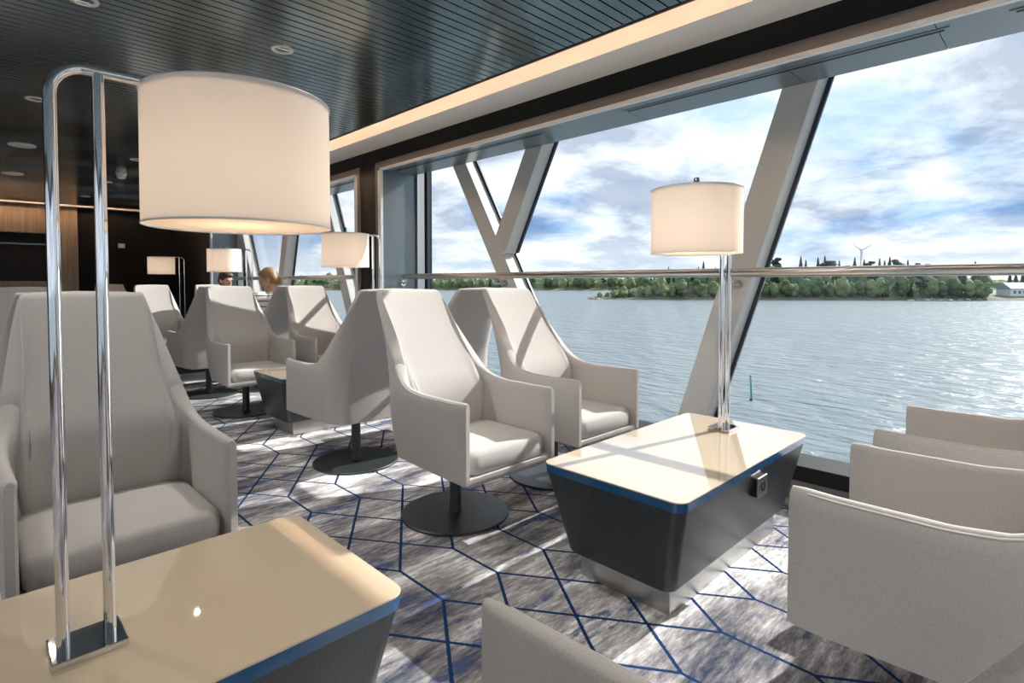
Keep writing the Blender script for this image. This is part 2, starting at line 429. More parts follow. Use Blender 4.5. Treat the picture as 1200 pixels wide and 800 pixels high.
def strut_poly(c0, z0, c1, z1, w):
    """slanting strut in the (y,z) plane, cut level at both ends"""
    return [(c0 - w / 2, z0), (c0 + w / 2, z0), (c1 + w / 2, z1), (c1 - w / 2, z1)]
def line_at(c, z):
    (ya, za), (yb, zb) = c
    return ya + (yb - ya) * (z - za) / (zb - za)
ZT, ZB = 2.33, 0.16
def make_window(n, y0, y1, struts, slots, joints):
    win = thing('window_%d' % n, None, None)
    struct(win, ['', 'wide window with a Y-shaped and a slanting strut beside the tables', 'far window with three slanting struts beyond the black pillar', 'window behind the viewpoint'][n])
    # soffit panels with joints between them
    js = [y0] + sorted(j for j in joints if y0 < j < y1) + [y1]
    for a, b in zip(js[:-1], js[1:]):
        MB().box((XN + 0.012, a + 0.0015, SZ), (XW, b - 0.0015, SZ + 0.02)).build('soffit_panel', M_soffit, win, smooth=False)
    MB().box((XN + 0.012, y0, SZ + 0.021), (XW + 0.003, y1, 2.33)).build('soffit_core', M_bead, win, smooth=False)
    # frame around the niche
    MB().box((XN - 0.012, y0 - 0.10, 2.205), (XN + 0.012, y1 + 0.10, 2.263)).build('frame_head', M_beige, win, smooth=False, bevel=0.002)
    MB().box((XN - 0.016, y0 - 0.02, SZ - 0.004), (XN + 0.012, y1 + 0.02, 2.206)).build('frame_strip', M_white, win, smooth=False, bevel=0.002)
    for yy, s in ((y0, -1), (y1, 1)):
        a, b = sorted((yy, yy + s * 0.05)); c, d = sorted((yy + s * 0.05, yy + s * 0.10))
        MB().box((XN - 0.016, a, 0.0), (XN + 0.012, b, SZ)).build('frame_strip', M_white, win, smooth=False, bevel=0.002)
        MB().box((XN - 0.012, c, 0.0), (XN + 0.012, d, 2.206)).build('frame_jamb', M_beige, win, smooth=False, bevel=0.002)
        a, b = sorted((yy, yy + s * 0.012))
        MB().box((XN + 0.012, a, 0.0), (XW, b, SZ)).build('reveal_panel', M_soffit, win, smooth=False)
        a, b = sorted((yy, yy - s * 0.028))
        MB().box((XW + 0.004, a, 0.16), (3.24, b, 2.33)).build('glazing_post', M_steel, win, smooth=False, bevel=0.003)
        a, b = sorted((yy, yy - s * 0.045))
        MB().box((3.26, a, 0.16), (3.29, b, 2.33)).build('glazing_bead', M_bead, win, smooth=False)
    for a, b in slots:
        f = MB().box((2.868, a, SZ - 0.004), (2.910, b, SZ + 0.001)).build('air_slot', M_soffit, win, smooth=False, bevel=0.001, seg=1)
        MB().box((2.882, a + 0.02, SZ - 0.0052), (2.900, b - 0.02, SZ - 0.001)).build('slot_opening', M_black, f, smooth=False)
    # sill
    MB().box((3.10, y0, 0.0), (3.34, y1, 0.105)).build('sill_base', M_beige, win, smooth=False, bevel=0.002)
    MB().box((3.095, y0, 0.105), (3.34, y1, 0.185)).build('sill', M_black, win, smooth=False, bevel=0.004)
    # struts with a dark bead on the glass side
    for k, (poly, bead) in enumerate(struts):
        s = MB().prism_yz(poly, XW + 0.003 * (k == 2), 3.28 - 0.003 * (k == 2)).build('strut', M_strut, win, smooth=False, bevel=0.004)
        MB().prism_yz(bead, 3.28, 3.298).build('bead', M_bead, s, smooth=False)
    return win
def st(c, w=0.178, zb=ZB, zt=2.32):
    a, b = line_at(c, zb), line_at(c, zt)
    return strut_poly(a, zb, b, zt, w), strut_poly(a, zb, b, zt, w + 0.045)
def pane(win, poly):
    o = MB().prism_yz(poly, 3.300, 3.312).build('pane', M_glass, win, smooth=False)
    return o
cM = ((1.040, 2.187), (1.630, 0.33))
cVL = ((3.865, 2.187), (3.302, 1.235))
cVR = ((2.961, 2.187), (3.375, 1.38))
# the right arm of the Y joins the long strut
zj = 1.45
vr = (strut_poly(line_at(cVR, zj), zj, line_at(cVR, 2.32), 2.32, 0.178), strut_poly(line_at(cVR, 1.39), 1.39, line_at(cVR, 2.32), 2.32, 0.223))
vr = ([(line_at(cVR, 1.382) - 0.089, 1.382), (3.42, 1.40), (3.412, 1.50)] + vr[0][2:], vr[1])
w1 = make_window(1, -1.0, 4.54, [st(cM), st(cVL), vr], [(0.379, 1.948), (2.613, 4.50), (-0.95, 0.2)], [0.42, 1.01, 1.95, 2.61, 3.4, -0.3])
J = (line_at(cVL, 1.5), 1.5)
pane(w1, [(-1.0, ZB), (line_at(cM, ZB), ZB), (line_at(cM, ZT), ZT), (-1.0, ZT)])
pane(w1, [(line_at(cM, ZB), ZB), (line_at(cVL, ZB), ZB), J, (line_at(cVR, ZT), ZT), (line_at(cM, ZT), ZT)])
pane(w1, [J, (line_at(cVL, ZT), ZT), (line_at(cVR, ZT), ZT)])
pane(w1, [(line_at(cVL, ZB), ZB), (4.54, ZB), (4.54, ZT), (line_at(cVL, ZT), ZT)])
cA = ((6.50, 2.187), (5.86, 0.8)); cB = ((7.52, 2.187), (7.90, 0.9)); cC = ((9.42, 2.0), (8.85, 0.9))
w2 = make_window(2, 5.03, 9.55, [st(cA), st(cB), st(cC, zt=2.10)], [(5.2, 6.8), (7.4, 9.2)], [6.0, 7.1, 8.3])
prev = [(5.03, ZB), (5.03, ZT)]
for c in (cA, cB, cC):
    a, b = (line_at(c, ZB), ZB), (min(line_at(c, ZT), 9.54), ZT)
    pane(w2, [prev[0], a, b, prev[1]]); prev = [a, b]
pane(w2, [prev[0], (9.55, ZB), (9.55, ZT), prev[1]])
cD = ((-4.87, 2.187), (-4.28, 0.33)); cE = ((-2.05, 2.187), (-2.61, 1.235))
w3 = make_window(3, -5.9, -1.37, [st(cD), st(cE)], [(-5.5, -3.9), (-3.3, -1.6)], [-4.9, -3.6, -2.5])
prev = [(-5.9, ZB), (-5.9, ZT)]
for c in (cD, cE):
    a, b = (line_at(c, ZB), ZB), (line_at(c, ZT), ZT)
    pane(w3, [prev[0], a, b, prev[1]]); prev = [a, b]
pane(w3, [prev[0], (-1.37, ZB), (-1.37, ZT), prev[1]])

# end wall with wood panelling and a dark recess, other walls
we = MB().box((1.36, YF, 0.0), (3.36, YF + 0.1, CZ + 0.2)).build('wall_end', M_blackwall, smooth=False)
struct(we, 'black end wall')
wp = MB().box((XL, YF - 0.05, 1.93), (1.36, YF + 0.1, CZ)).box((1.14, YF - 0.05, 0.0), (1.36, YF + 0.1, 1.93)).box((XL, YF - 0.05, 0.0), (1.14, YF + 0.1, 1.16)).box((XL, YF - 0.05, 1.16), (-0.9, YF + 0.1, 1.93)).build('wood_panelling', M_woodwall, we, smooth=False)
MB().box((-0.9, YF + 0.02, 1.16), (1.14, YF + 0.1, 1.93)).build('recess_back', M_black, we, smooth=False)
MB().box((-0.9, YF - 0.01, 1.74), (1.14, YF + 0.02, 1.765)).build('recess_rail', M_nickel, we, smooth=False)
sw = thing('wall_control', 'small grey control plate on the black end wall', 'switch', (1.97, YF, 1.78))
MB().box((-0.05, -0.015, -0.04), (0.05, 0.0, 0.04)).build('faceplate', M_grille, sw, smooth=False, bevel=0.004)
MB().box((-0.02, -0.02, -0.02), (0.02, -0.014, 0.02)).build('button', M_ring, sw, smooth=False, bevel=0.003)
wl = MB().box((XL - 0.1, YB, 0), (XL, YF, 0.25)).box((XL - 0.1, YB, 2.25), (XL, YF, CZ + 0.2)).box((XL - 0.1, 4.0, 0.25), (XL, YF, 2.25)).build('wall_left', M_woodwall, smooth=False)
struct(wl, 'wood veneer wall on the far side of the lounge')
wb = MB().box((XL, YB - 0.1, 0), (3.36, YB, 0.25)).box((XL, YB - 0.1, 2.25), (3.36, YB, CZ + 0.2)).build('wall_back', M_woodwall, smooth=False)
struct(wb, 'wood veneer wall behind the viewpoint')
def added_window(n, p0, p1, k, label):
    """row of upright panes between two corners of a wall, added to let in more daylight"""
    win = struct(thing('window_%d' % n, None, None), label)
    a, b = Vector(p0), Vector(p1); d = (b - a); ln = d.length; d.normalize(); nrm = Vector((-d.y, d.x, 0))
    def slab(name, s0, s1, z0, z1, t, m):
        vs = []
        for z in (z0, z1):
            for q, tt in ((s0, -t), (s1, -t), (s1, t), (s0, t)):
                p = a + d * q + nrm * tt; vs.append((p.x, p.y, z))
        MB().add(vs, [(0, 3, 2, 1), (4, 5, 6, 7), (0, 1, 5, 4), (1, 2, 6, 5), (2, 3, 7, 6), (3, 0, 4, 7)]).build(name, m, win, smooth=False)
    for i in range(k + 1): slab('mullion', max(0, ln * i / k - 0.05), min(ln, ln * i / k + 0.05), 0.25, 2.25, 0.04, M_strut)
    for i in range(k): slab('pane', ln * i / k + 0.05, ln * (i + 1) / k - 0.05, 0.25, 2.25, 0.005, M_glass)
added_window(4, (XL - 0.05, 4.0, 0), (XL - 0.05, YB, 0), 5, 'added unseen windows on the far side of the lounge, for fill light')  # unseen glazing, added to brighten the interior from the left
added_window(5, (XL, YB - 0.05, 0), (3.36, YB - 0.05, 0), 4, 'added unseen windows behind the viewpoint, for fill light')  # also unseen, added so daylight reaches the room from behind
# deck above closes the room
struct(MB().box((XL - 0.1, YB - 0.1, CZ + 0.20), (3.36, YF + 0.1, CZ + 0.30)).build('deck_slab', M_black, smooth=False), 'deck above the ceiling')

# handrails in front of the windows
def handrail(y0, y1, zz, brackets, label):
    t = thing('handrail', label, 'handrail', (3.0, y0, 1.2))
    MB().tube([(0, 0.03, 0), (0, y1 - y0 - 0.03, 0)], 0.025, 20).build('rail_tube', M_steel, t)
    for yb, xe in brackets:
        yy = yb - y0
        b = MB().tube([(0, yy, -0.02), (0, yy, -0.05), (0.03, yy, -0.065), (xe, yy, -0.065)], 0.009, 10).build('bracket', M_steel, t)
        MB().tube([(xe - 0.012, yy, -0.065), (xe - 0.002, yy, -0.065)], 0.026, 20).build('flange', M_steel, b)
    for ye, s in ((0.0, 1), (y1 - y0, -1)):
        e = MB().tube([(0, ye + s * 0.06, -0.02), (0, ye + s * 0.06, -0.05), (0, ye + s * 0.012, -0.065), (0, ye, -0.065)], 0.010, 10).build('bracket', M_steel, t)
        MB().tube([(0, ye + s * 0.002, -0.065), (0, ye + s * 0.014, -0.065)], 0.028, 20).build('flange', M_chrome, e)
    return t
handrail(-1.0, 4.54, 1.2, [(1.35, 0.15), (3.27, 0.15)], 'stainless steel handrail in front of the near window')
handrail(5.03, 9.55, 1.2, [(6.05, 0.15), (7.80, 0.15)], 'stainless steel handrail in front of the far window beyond the black pillar')

# ------------------------------------------------------------------ lounge chair
def interp(keys, s):
    for (a, va), (b, vb) in zip(keys[:-1], keys[1:]):
        if s <= b:
            t = (s - a) / (b - a)
            return va + (vb - va) * t
    return keys[-1][1]
def smooth_keys(keys, n=400, rad=0.02):
    tab = [interp(keys, i / n) for i in range(n + 1)]
    for _ in range(2):
        k = int(rad * n)
        tab = [sum(tab[max(0, min(n, j))] for j in range(i - k, i + k + 1)) / (2 * k + 1) for i in range(n + 1)]
    return lambda s: tab[max(0, min(n, int(round(s * n))))]
PLAN = [(0.282, -0.400), (0.286, -0.20), (0.287, -0.05), (0.285, 0.08)]
for k in range(1, 9):
    a = R(90 * k / 9)
    PLAN.append((0.165 + 0.119 * math.cos(a), 0.11 + 0.118 * math.sin(a)))
PLAN += [(0.160, 0.229), (0.08, 0.234), (0.0, 0.236)]
def resample(pts, n):
    d = [0]
    for a, b in zip(pts[:-1], pts[1:]): d.append(d[-1] + math.dist(a, b))
    out = []
    for i in range(n + 1):
        t = d[-1] * i / n
        for k in range(len(pts) - 1):
            if t <= d[k + 1] + 1e-9:
                f = (t - d[k]) / (d[k + 1] - d[k])
                out.append(tuple(pts[k][j] + (pts[k + 1][j] - pts[k][j]) * f for j in (0, 1))); break
    return out
NS = 60
plan = resample(PLAN, NS)
TOPK = [(0, 0.650), (0.10, 0.647), (0.35, 0.648), (0.45, 0.658), (0.495, 0.675), (0.53, 0.71), (0.56, 0.78), (0.615, 0.99), (0.645, 1.090), (0.66, 1.106), (1, 1.112)]
ztop = smooth_keys(TOPK, rad=0.009)
TH = 0.036
def shell_ring(i, side):
    """closed profile loop of the shell at path index i (0 front .. NS rear centre)"""
    s = i / NS
    px, py = plan[i]
    ax, ay = plan[max(0, i - 1)]; bx, by = plan[min(NS, i + 1)]
    if i == NS: bx, by = -ax, ay
    tx, ty = bx - ax, by - ay
    l = math.hypot(tx, ty)
    nx, ny = ty / l, -tx / l          # outward
    zt = ztop(s); zb = 0.312 - 0.012 * s
    th = TH * (1 + 0.25 * max(0, min(1, (s - 0.45) / 0.12)))
    def P(off, z):
        up = max(0.0, (z - 0.62) / 0.49)
        win_ = max(0.0, min(1.0, -off / th * 2 - 1))
        dn = max(0.0, (0.62 - z) / 0.32)
        kf = min(1.0, max(0.0, (s - 0.02) / 0.55))
        fl_ = min(1.0, up) ** 1.3 * max(0.0, min(1.0, (s - 0.43) / 0.09))
        yf = 0.236 - 0.026 * (px / 0.28) ** 2
        bf = max(0.0, min(1.0, (s - 0.50) / 0.12))
        off *= 1 + 1.0 * bf * (1 - min(1.0, up))
        mx_, my_ = nx * (1 - fl_) + 0.16 * (px / 0.27) * fl_, ny * (1 - fl_) + fl_
        ml_ = math.hypot(mx_, my_)
        x = px + mx_ / ml_ * off
        yv = py + (yf - py) * fl_ + my_ / ml_ * off
        x *= 1 - 0.30 * up - 0.13 * dn * dn * kf
        yv += 0.222 * up ** (1 + 0.35 * (px / 0.28) ** 4) - 0.02 * dn * dn * max(0.0, kf - 0.35) / 0.65
        tgt = 0.034 + 0.352 * up + 0.010 * (1 - (px / 0.285) ** 2)      # padded front of the back, nearly flat
        b3 = max(0.0, min(1.0, (s - 0.51) / 0.05)) * win_
        yv += (min(yv, tgt) - yv) * b3
        return Vector((side * x, yv, z))
    ring = []
    NZ = 12; r = th / 2
    fr = 1.0
    if i < 1: fr = 0.55
    c = -th / 2
    for k in range(NZ + 1):
        z = zb + (zt - r - zb) * k / NZ
        ring.append(P(c + (th / 2) * fr, z))
    for k in range(1, 6):
        a = PI * k / 6
        ring.append(P(c + (th / 2) * fr * math.cos(a), zt - r + r * math.sin(a) * (1 if i else 0.9)))
    for k in range(NZ, -1, -1):
        z = zb + (zt - r - zb) * k / NZ
        ring.append(P(c - (th / 2) * fr, z))
    return ring
SPLIT = int(NS * 0.55)
def chair_parts(root):
    back = [shell_ring(i, 1) for i in range(SPLIT, NS + 1)] + [shell_ring(i, -1) for i in range(NS - 1, SPLIT - 1, -1)]
    bo = MB().loft(back).build('backrest', M_fabric, root, ang=60)
    for side in (1, -1):
        rings = []
        r0 = shell_ring(0, side)
        rings.append([Vector((p.x, p.y - 0.012, p.z)) for p in r0])
        rings += [shell_ring(i, side) for i in range(1, SPLIT + 1)]
        a = MB().loft(rings).build('armrest', M_fabric, root, ang=60)
        # piping along the outer rim: up the front edge and back along the arm
        pts = []
        for i in range(2, SPLIT + 1, 2): pts.append(shell_ring(i, side)[13])
        MB().tube(pts, 0.0026, 6).build('piping', M_pipe, a, ang=80)
    # pan under the cushion with its front lip
    pan = []
    for z, inset in ((0.292, 0.03), (0.298, 0.012), (0.315, 0.004), (0.330, 0.004)):
        ring = []
        for side, rng in ((1, range(0, NS + 1, 2)), (-1, range(NS - 2, -1, -2))):
            for i in rng:
                p = shell_ring(i, side)[0]
                kx = 1 - (inset + 0.01) / 0.29
                ring.append((p.x * kx, p.y * (1.018 - inset if p.y < -0.3 else kx), z))
        pan.append(ring)
    MB().loft(pan).build('seat_pan', M_fabric, root, ang=50)
    # cushion
    cu = []
    for z, ins in ((0.331, 0.010), (0.342, 0.0), (0.38, -0.002), (0.408, 0.002), (0.424, 0.012), (0.432, 0.030), (0.438, 0.07), (0.441, 0.13)):
        ring = []
        ring += [(p[0], p[1], z) for p in rounded_rect(-0.240 + ins, 0.240 - ins, -0.396 + ins, 0.04 - ins * 0.6, max(0.02, 0.06 - ins * 0.3), z, 5)]
        cu.append(ring)
    MB().loft(cu).build('seat_cushion', M_seat, root, ang=50)
    MB().lathe([(0.034, 0.012), (0.030, 0.02), (0.028, 0.270), (0.075, 0.280), (0.08, 0.293)], n=24).build('column', M_disc, root)
    MB().lathe([(0.262, 0.0), (0.266, 0.003), (0.266, 0.010), (0.262, 0.0135), (0.05, 0.0145)], n=64).build('base_plate', M_disc, root, ang=25)
FN, FS = 0.0, PI     # facing the viewer's side (-Y) / facing away (+Y)
CHAIRS = [
    (0.329, 2.266, FN, 'light grey high-back chair behind the nearest lamp, seen from the front'),
    (1.716, 2.141, FN, 'sunlit high-back chair in the middle, beside the chair at the window'),
    (2.476, 2.160, FN, 'high-back chair at the window with stripes of strut shadow on its back'),
    (1.765, 3.215, FS, 'high-back chair turned away, back to back with the sunlit middle chair'),
    (2.490, 3.230, FS, 'high-back chair turned away, behind the chair at the window'),
    (0.329, 3.340, FS, 'chair turned away just behind the left front chair, only its top showing'),
    (1.755, 5.140, FN, 'high-back chair facing forward beyond the small dark table'),
    (2.490, 5.160, FN, 'high-back chair by the window in front of the black pillar, half sunlit'),
    (1.755, 6.190, FS, 'high-back chair turned away, behind the forward-facing chair beyond the small table'),
    (2.490, 6.220, FS, 'high-back chair on which the woman in the striped top sits'),
    (1.760, 8.180, FN, 'far high-back chair half in sunlight under the small far lamp'),
    (2.490, 8.250, FN, 'far chair on which the dark-haired person sits'),
    (0.329, 5.300, FN, 'chair in the second row behind the left front chair, its top edge showing'),
    (1.750, 11.10, FN, 'farthest shaded chair against the black end wall'),
    (1.706, 0.070, FS, 'chair at lower right whose brown-grey outer arm side faces the viewer'),
    (2.460, 0.058, FS, 'chair at the right edge nearest the window, seen from its arm side'),
    (0.334, 0.230, FS + R(2), 'nearest chair at the bottom of the picture, only one arm showing'),
]
GC = 'high-back swivel lounge chairs'
proto = None
for (x, yy, rz, lab) in CHAIRS:
    if proto is None:
        proto = thing('lounge_chair', lab, 'chair', (x, yy, 0), rz, GC)
        chair_parts(proto)
    else:
        dup(proto, (x, yy, 0), rz, lab)

# ------------------------------------------------------------------ tables
TL, TW, TZ = 1.165, 0.598, 0.45
def make_table(label, loc, outlet_side):
    t = thing('coffee_table', label, 'table', loc, 0, 'dark coffee tables with taupe glass tops')
    x1, y1 = TL / 2, TW / 2
    MB().loft([rounded_rect(-x1 + i, x1 - i, -y1 + i, y1 - i, 0.042 - i, z, 8) for z, i in ((TZ - 0.004, 0), (TZ - 0.001, 0), (TZ, 0.001))]).build('glass_top', M_taupe, t, ang=30)
    MB().loft([rounded_rect(-x1 + i, x1 - i, -y1 + i, y1 - i, 0.042 - i, z, 8) for z, i in ((TZ - 0.036, 0.004), (TZ - 0.004, 0.0002))]).build('edge_band', M_blue, t, ang=30)
    MB().loft([rounded_rect(-x1 + i, x1 - i, -y1 + j, y1 - j, 0.040, z, 8) for z, i, j in ((0.105, 0.068, 0.078), (0.115, 0.062, 0.072), (TZ - 0.036, 0.006, 0.006))]).build('body', M_darkwood, t, ang=30)
    MB().box((-x1 + 0.115, -y1 + 0.105, 0.0), (x1 - 0.115, y1 - 0.105, 0.106)).build('plinth', M_steel, t, smooth=False, bevel=0.003)
    if outlet_side:
        yo = -y1 + 0.033
        o = MB().box((0.0, yo - 0.032, 0.312), (0.088, yo + 0.02, 0.386)).build('power_outlet', M_black, t, smooth=False, bevel=0.003)
        MB().box((0.0, yo - 0.038, 0.310), (0.090, yo - 0.031, 0.388)).build('outlet_frame', M_steel, o, smooth=False, bevel=0.002)
        MB().lathe([(0.019, 0.0), (0.019, 0.003), (0.012, 0.003), (0.012, 0.001)], n=20).build('socket', M_black, o).matrix_local = Matrix.Translation((0.045, yo - 0.037, 0.349)) @ Matrix.Rotation(PI / 2, 4, 'X')
    return t
T1 = make_table('dark table with taupe top beside the window, with a power outlet on its side', (2.168, 1.145, 0), True)
T0 = make_table('dark table with taupe top in the left foreground under the big lamp', (0.117, 1.344, 0), False)
T2 = dup(T1, (2.19, 4.27, 0), 0, 'small-looking dark table behind the chairs, in front of the far forward-facing chair')
T3 = dup(T0, (2.19, 7.30, 0), 0, 'far dark table between the two seated people, mostly hidden')
T4 = dup(T0, (2.19, 10.35, 0), 0, 'farthest dark table under the smallest lamp, hidden by chairs')

# ------------------------------------------------------------------ lamps
LZ = TZ
def make_lamp(label, loc, rotz, watts):
    """local: arm points to +x, poles straddle the origin"""
    t = thing('table_lamp', label, 'lamp', loc, rotz, 'chrome table lamps with drum shades')
    H = 1.100      # arm height above the table
    MB().box((-0.058, -0.052, 0.0), (0.058, 0.052, 0.014)).build('base_plate', M_chrome, t, smooth=False, bevel=0.002)
    r = 0.0105
    rb = 0.055
    pts = [(-0.036, 0, 0.012), (-0.036, 0, 0.5), (-0.036, 0, H - rb)]
    for k in range(1, 9):
        a = R(90 * k / 8)
        pts.append((-0.036 + rb - rb * math.cos(a), 0, H - rb + rb * math.sin(a)))
    pts += [(0.15, 0, H), (0.295, 0, H)]
    MB().tube(pts, r, 20).build('bent_pole', M_chrome, t, ang=60)
    MB().tube([(0.036, 0, 0.012), (0.036, 0, 0.5), (0.036, 0, H - 0.004)], r, 20).build('pole', M_chrome, t, ang=60)
    cx = 0.293
    st_ = MB().lathe([(0.008, H - 0.16), (0.008, H + 0.01), (0.012, H + 0.012), (0.012, H + 0.046), (0.010, H + 0.049)], (cx, 0, 0), 20).build('finial', M_nickel, t)
    zb, zt = 0.822, 1.097
    rr = 0.190
    sh = MB().lathe([(rr, zb), (rr - 0.001, zt)], (cx, 0, 0), 96, False, False)
    so = sh.build('shade', M_shade, t, ang=80)
    for z, nm in ((zb, 'rim'), (zt, 'rim')):
        ringp = [(cx + rr * math.cos(2 * PI * k / 64), rr * math.sin(2 * PI * k / 64), z) for k in range(65)]
        MB().tube(ringp, 0.0016, 6, False).build('rim', M_white, so)
    MB().lathe([(rr - 0.004, zb + 0.003), (rr - 0.004, zb + 0.005)], (cx, 0, 0), 64).build('diffuser', M_diffuser, so)
    MB().lathe([(rr - 0.004, zt - 0.012), (rr - 0.004, zt - 0.010)], (cx, 0, 0), 64).build('top_cover', M_diffuser, so)
    for k in range(3):
        a = 2 * PI * k / 3
        MB().tube([(cx, 0, zt - 0.03), (cx + (rr - 0.002) * math.cos(a), (rr - 0.002) * math.sin(a), zt - 0.022)], 0.002, 6).build('spoke', M_nickel, so)
    MB().lathe([(0.014, zb + 0.115), (0.012, zb + 0.10), (0.028, zb + 0.07), (0.030, zb + 0.05), (0.02, zb + 0.03), (0.004, zb + 0.022)], (cx, 0, 0), 20).build('bulb', M_bulb, t)
    lamp_light(t, watts)
    return t
def lamp_light(t, watts):
    ld = bpy.data.lights.new('lamp_glow', 'POINT'); ld.energy = watts; ld.color = (1.0, 0.88, 0.75); ld.shadow_soft_size = 0.05
    lo = bpy.data.objects.new('lamp_glow', ld); col.objects.link(lo); lo.parent = t; lo.location = (0.293, 0, 0.93)
L0 = make_lamp('biggest lamp with a white drum shade, on the left foreground table', (0.153, 1.318, LZ), 0, 1.1)
for (yy, lab) in ((1.158, 'lamp on the window-side table, standing against the water view'),
                  (4.27, 'lamp with a half sunlit shade in front of the black pillar'),
                  (7.30, 'small lamp above the dark-haired head, near the far window'),
                  (10.35, 'smallest lamp, standing against the black end wall')):
    dup(L0, (2.556, yy, LZ), PI, lab)

# ------------------------------------------------------------------ ceiling fittings
def spot(parent, e):
    ld = bpy.data.lights.new('downlight_beam', 'SPOT'); ld.energy = e; ld.color = (1.0, 0.94, 0.86); ld.spot_size = R(130); ld.spot_blend = 0.6; ld.shadow_soft_size = 0.018
    lo = bpy.data.objects.new('downlight_beam', ld); col.objects.link(lo); lo.parent = parent; lo.location = (0, 0, -0.01)
def downlight(x, yy, label, e=16):
    t = thing('downlight', label, 'light', (x, yy, CZ), 0, 'recessed ceiling downlights')
    MB().lathe([(0.036, 0.004), (0.040, -0.004), (0.056, -0.005), (0.058, 0.0), (0.058, 0.004)], n=32, cap0=False, cap1=False).build('ring', M_ring, t)
    MB().lathe([(0.037, 0.003), (0.02, 0.0035)], n=32, cap0=False).build('lens', M_lens, t)
    spot(t, e)
    return t
for x, yy, lab in ((1.236, 3.00, 'round ceiling downlight right above the big lamp shade'), (0.371, 4.984, 'round ceiling downlight behind the left lamp pole'),
                   (1.27, 6.726, 'round ceiling downlight beside the smoke detector'), (1.283, 8.475, 'small round ceiling downlight below the smoke detector'),
                   (1.276, 10.13, 'farthest tiny ceiling downlight by the end cove'), (0.40, 3.094, 'ceiling downlight at the top left edge'),
                   (1.26, 4.85, 'ceiling downlight hidden behind the big lamp shade'), (1.26, 1.2, 'added unseen fill downlight above the aisle'),  # the aisle one is out of view, added to raise the room light
                   (1.26, -0.8, 'added unseen fill downlight behind the viewpoint'), (0.40, -0.8, 'added unseen fill downlight just behind the viewpoint')):  # both out of view, added as fill
    downlight(x, yy, lab, 16 if yy < 4 else 7)
for x in (-0.48, -1.35, -2.22, -3.1):  # unseen grid of downlights added to lift the ambient level
    for yy in (-4.4, -2.6, -0.8, 1.2, 3.05):
        if x > -2 and yy == 1.2: continue
        downlight(x, yy, 'added fill downlight over the inner part of the lounge, outside the picture on the left')
for x in (0.40, 1.26):  # further unseen downlights, added only for interior brightness
    for yy in (-4.4, -2.6):
        downlight(x, yy, 'added unseen fill downlight well behind the viewpoint')
for x, yy, lab in ((0.398, 6.744, 'larger flat grey ceiling loudspeaker disc at far left'), (0.419, 8.564, 'smaller-looking grey ceiling loudspeaker disc nearer the end wall')):
    t = thing('ceiling_speaker', lab, 'loudspeaker', (x, yy, CZ), 0, 'ceiling loudspeakers')
    MB().lathe([(0.100, 0.003), (0.100, -0.005), (0.095, -0.009), (0.088, -0.009)], n=40, cap0=False, cap1=False).build('rim', M_ring, t)
    MB().lathe([(0.089, -0.008), (0.04, -0.010), (0.01, -0.0105)], n=40, cap0=False).build('grille', M_grille, t)
sm = thing('smoke_detector', 'white domed smoke detector on the dark ceiling', 'detector', (1.302, 7.69, CZ))
MB().lathe([(0.055, 0.0), (0.055, -0.015), (0.048, -0.02)], n=32).build('base', M_ring, sm)
MB().lathe([(0.044, -0.020), (0.044, -0.045), (0.036, -0.058), (0.015, -0.064), (0.004, -0.065)], n=32).build('dome', M_white, sm)

# ------------------------------------------------------------------ people
def remeshed(name, m, balls, chains, vox, parent, smooth_it=6):
    """one continuous skin grown from ellipsoids and tapering chains"""
    mb = MB()
    for c, rad, rot in balls:
        bmx = bmesh.new(); bmesh.ops.create_icosphere(bmx, subdivisions=3, radius=1)
        mx = Matrix.Translation(c) @ rot @ Matrix.Diagonal((*rad, 1))
        vs = [mx @ v.co for v in bmx.verts]; fs = [[v.index for v in f.verts] for f in bmx.faces]
        mb.add(vs, fs); bmx.free()
    for pts in chains:
        dense = []
        for (p, r), (q, s) in zip(pts[:-1], pts[1:]):
            p, q = Vector(p), Vector(q)
            for k in range(5): dense.append((p.lerp(q, k / 5), r + (s - r) * k / 5))
        dense.append((Vector(pts[-1][0]), pts[-1][1]))
        a, ra = dense[0]; b, rb_ = dense[-1]
        d0 = (dense[1][0] - a).normalized(); d1 = (b - dense[-2][0]).normalized()
        full = [(a - d0 * ra * 0.8, ra * 0.35), (a - d0 * ra * 0.4, ra * 0.8)] + dense + [(b + d1 * rb_ * 0.4, rb_ * 0.8), (b + d1 * rb_ * 0.8, rb_ * 0.35)]
        mb.tube([p for p, _ in full], [r for _, r in full], 12)
    o = mb.build(name, m, parent, ang=180)
    rm = o.modifiers.new('r', 'REMESH'); rm.mode = 'VOXEL'; rm.voxel_size = vox
    sm_ = o.modifiers.new('s', 'SMOOTH'); sm_.iterations = smooth_it; sm_.factor = 0.5
    dg = bpy.context.evaluated_depsgraph_get()
    me = bpy.data.meshes.new_from_object(o.evaluated_get(dg))
    o.modifiers.clear(); o.data = me
    me.shade_smooth()
    if not me.materials: me.materials.append(m)
    return o
I4 = Matrix.Identity(4)
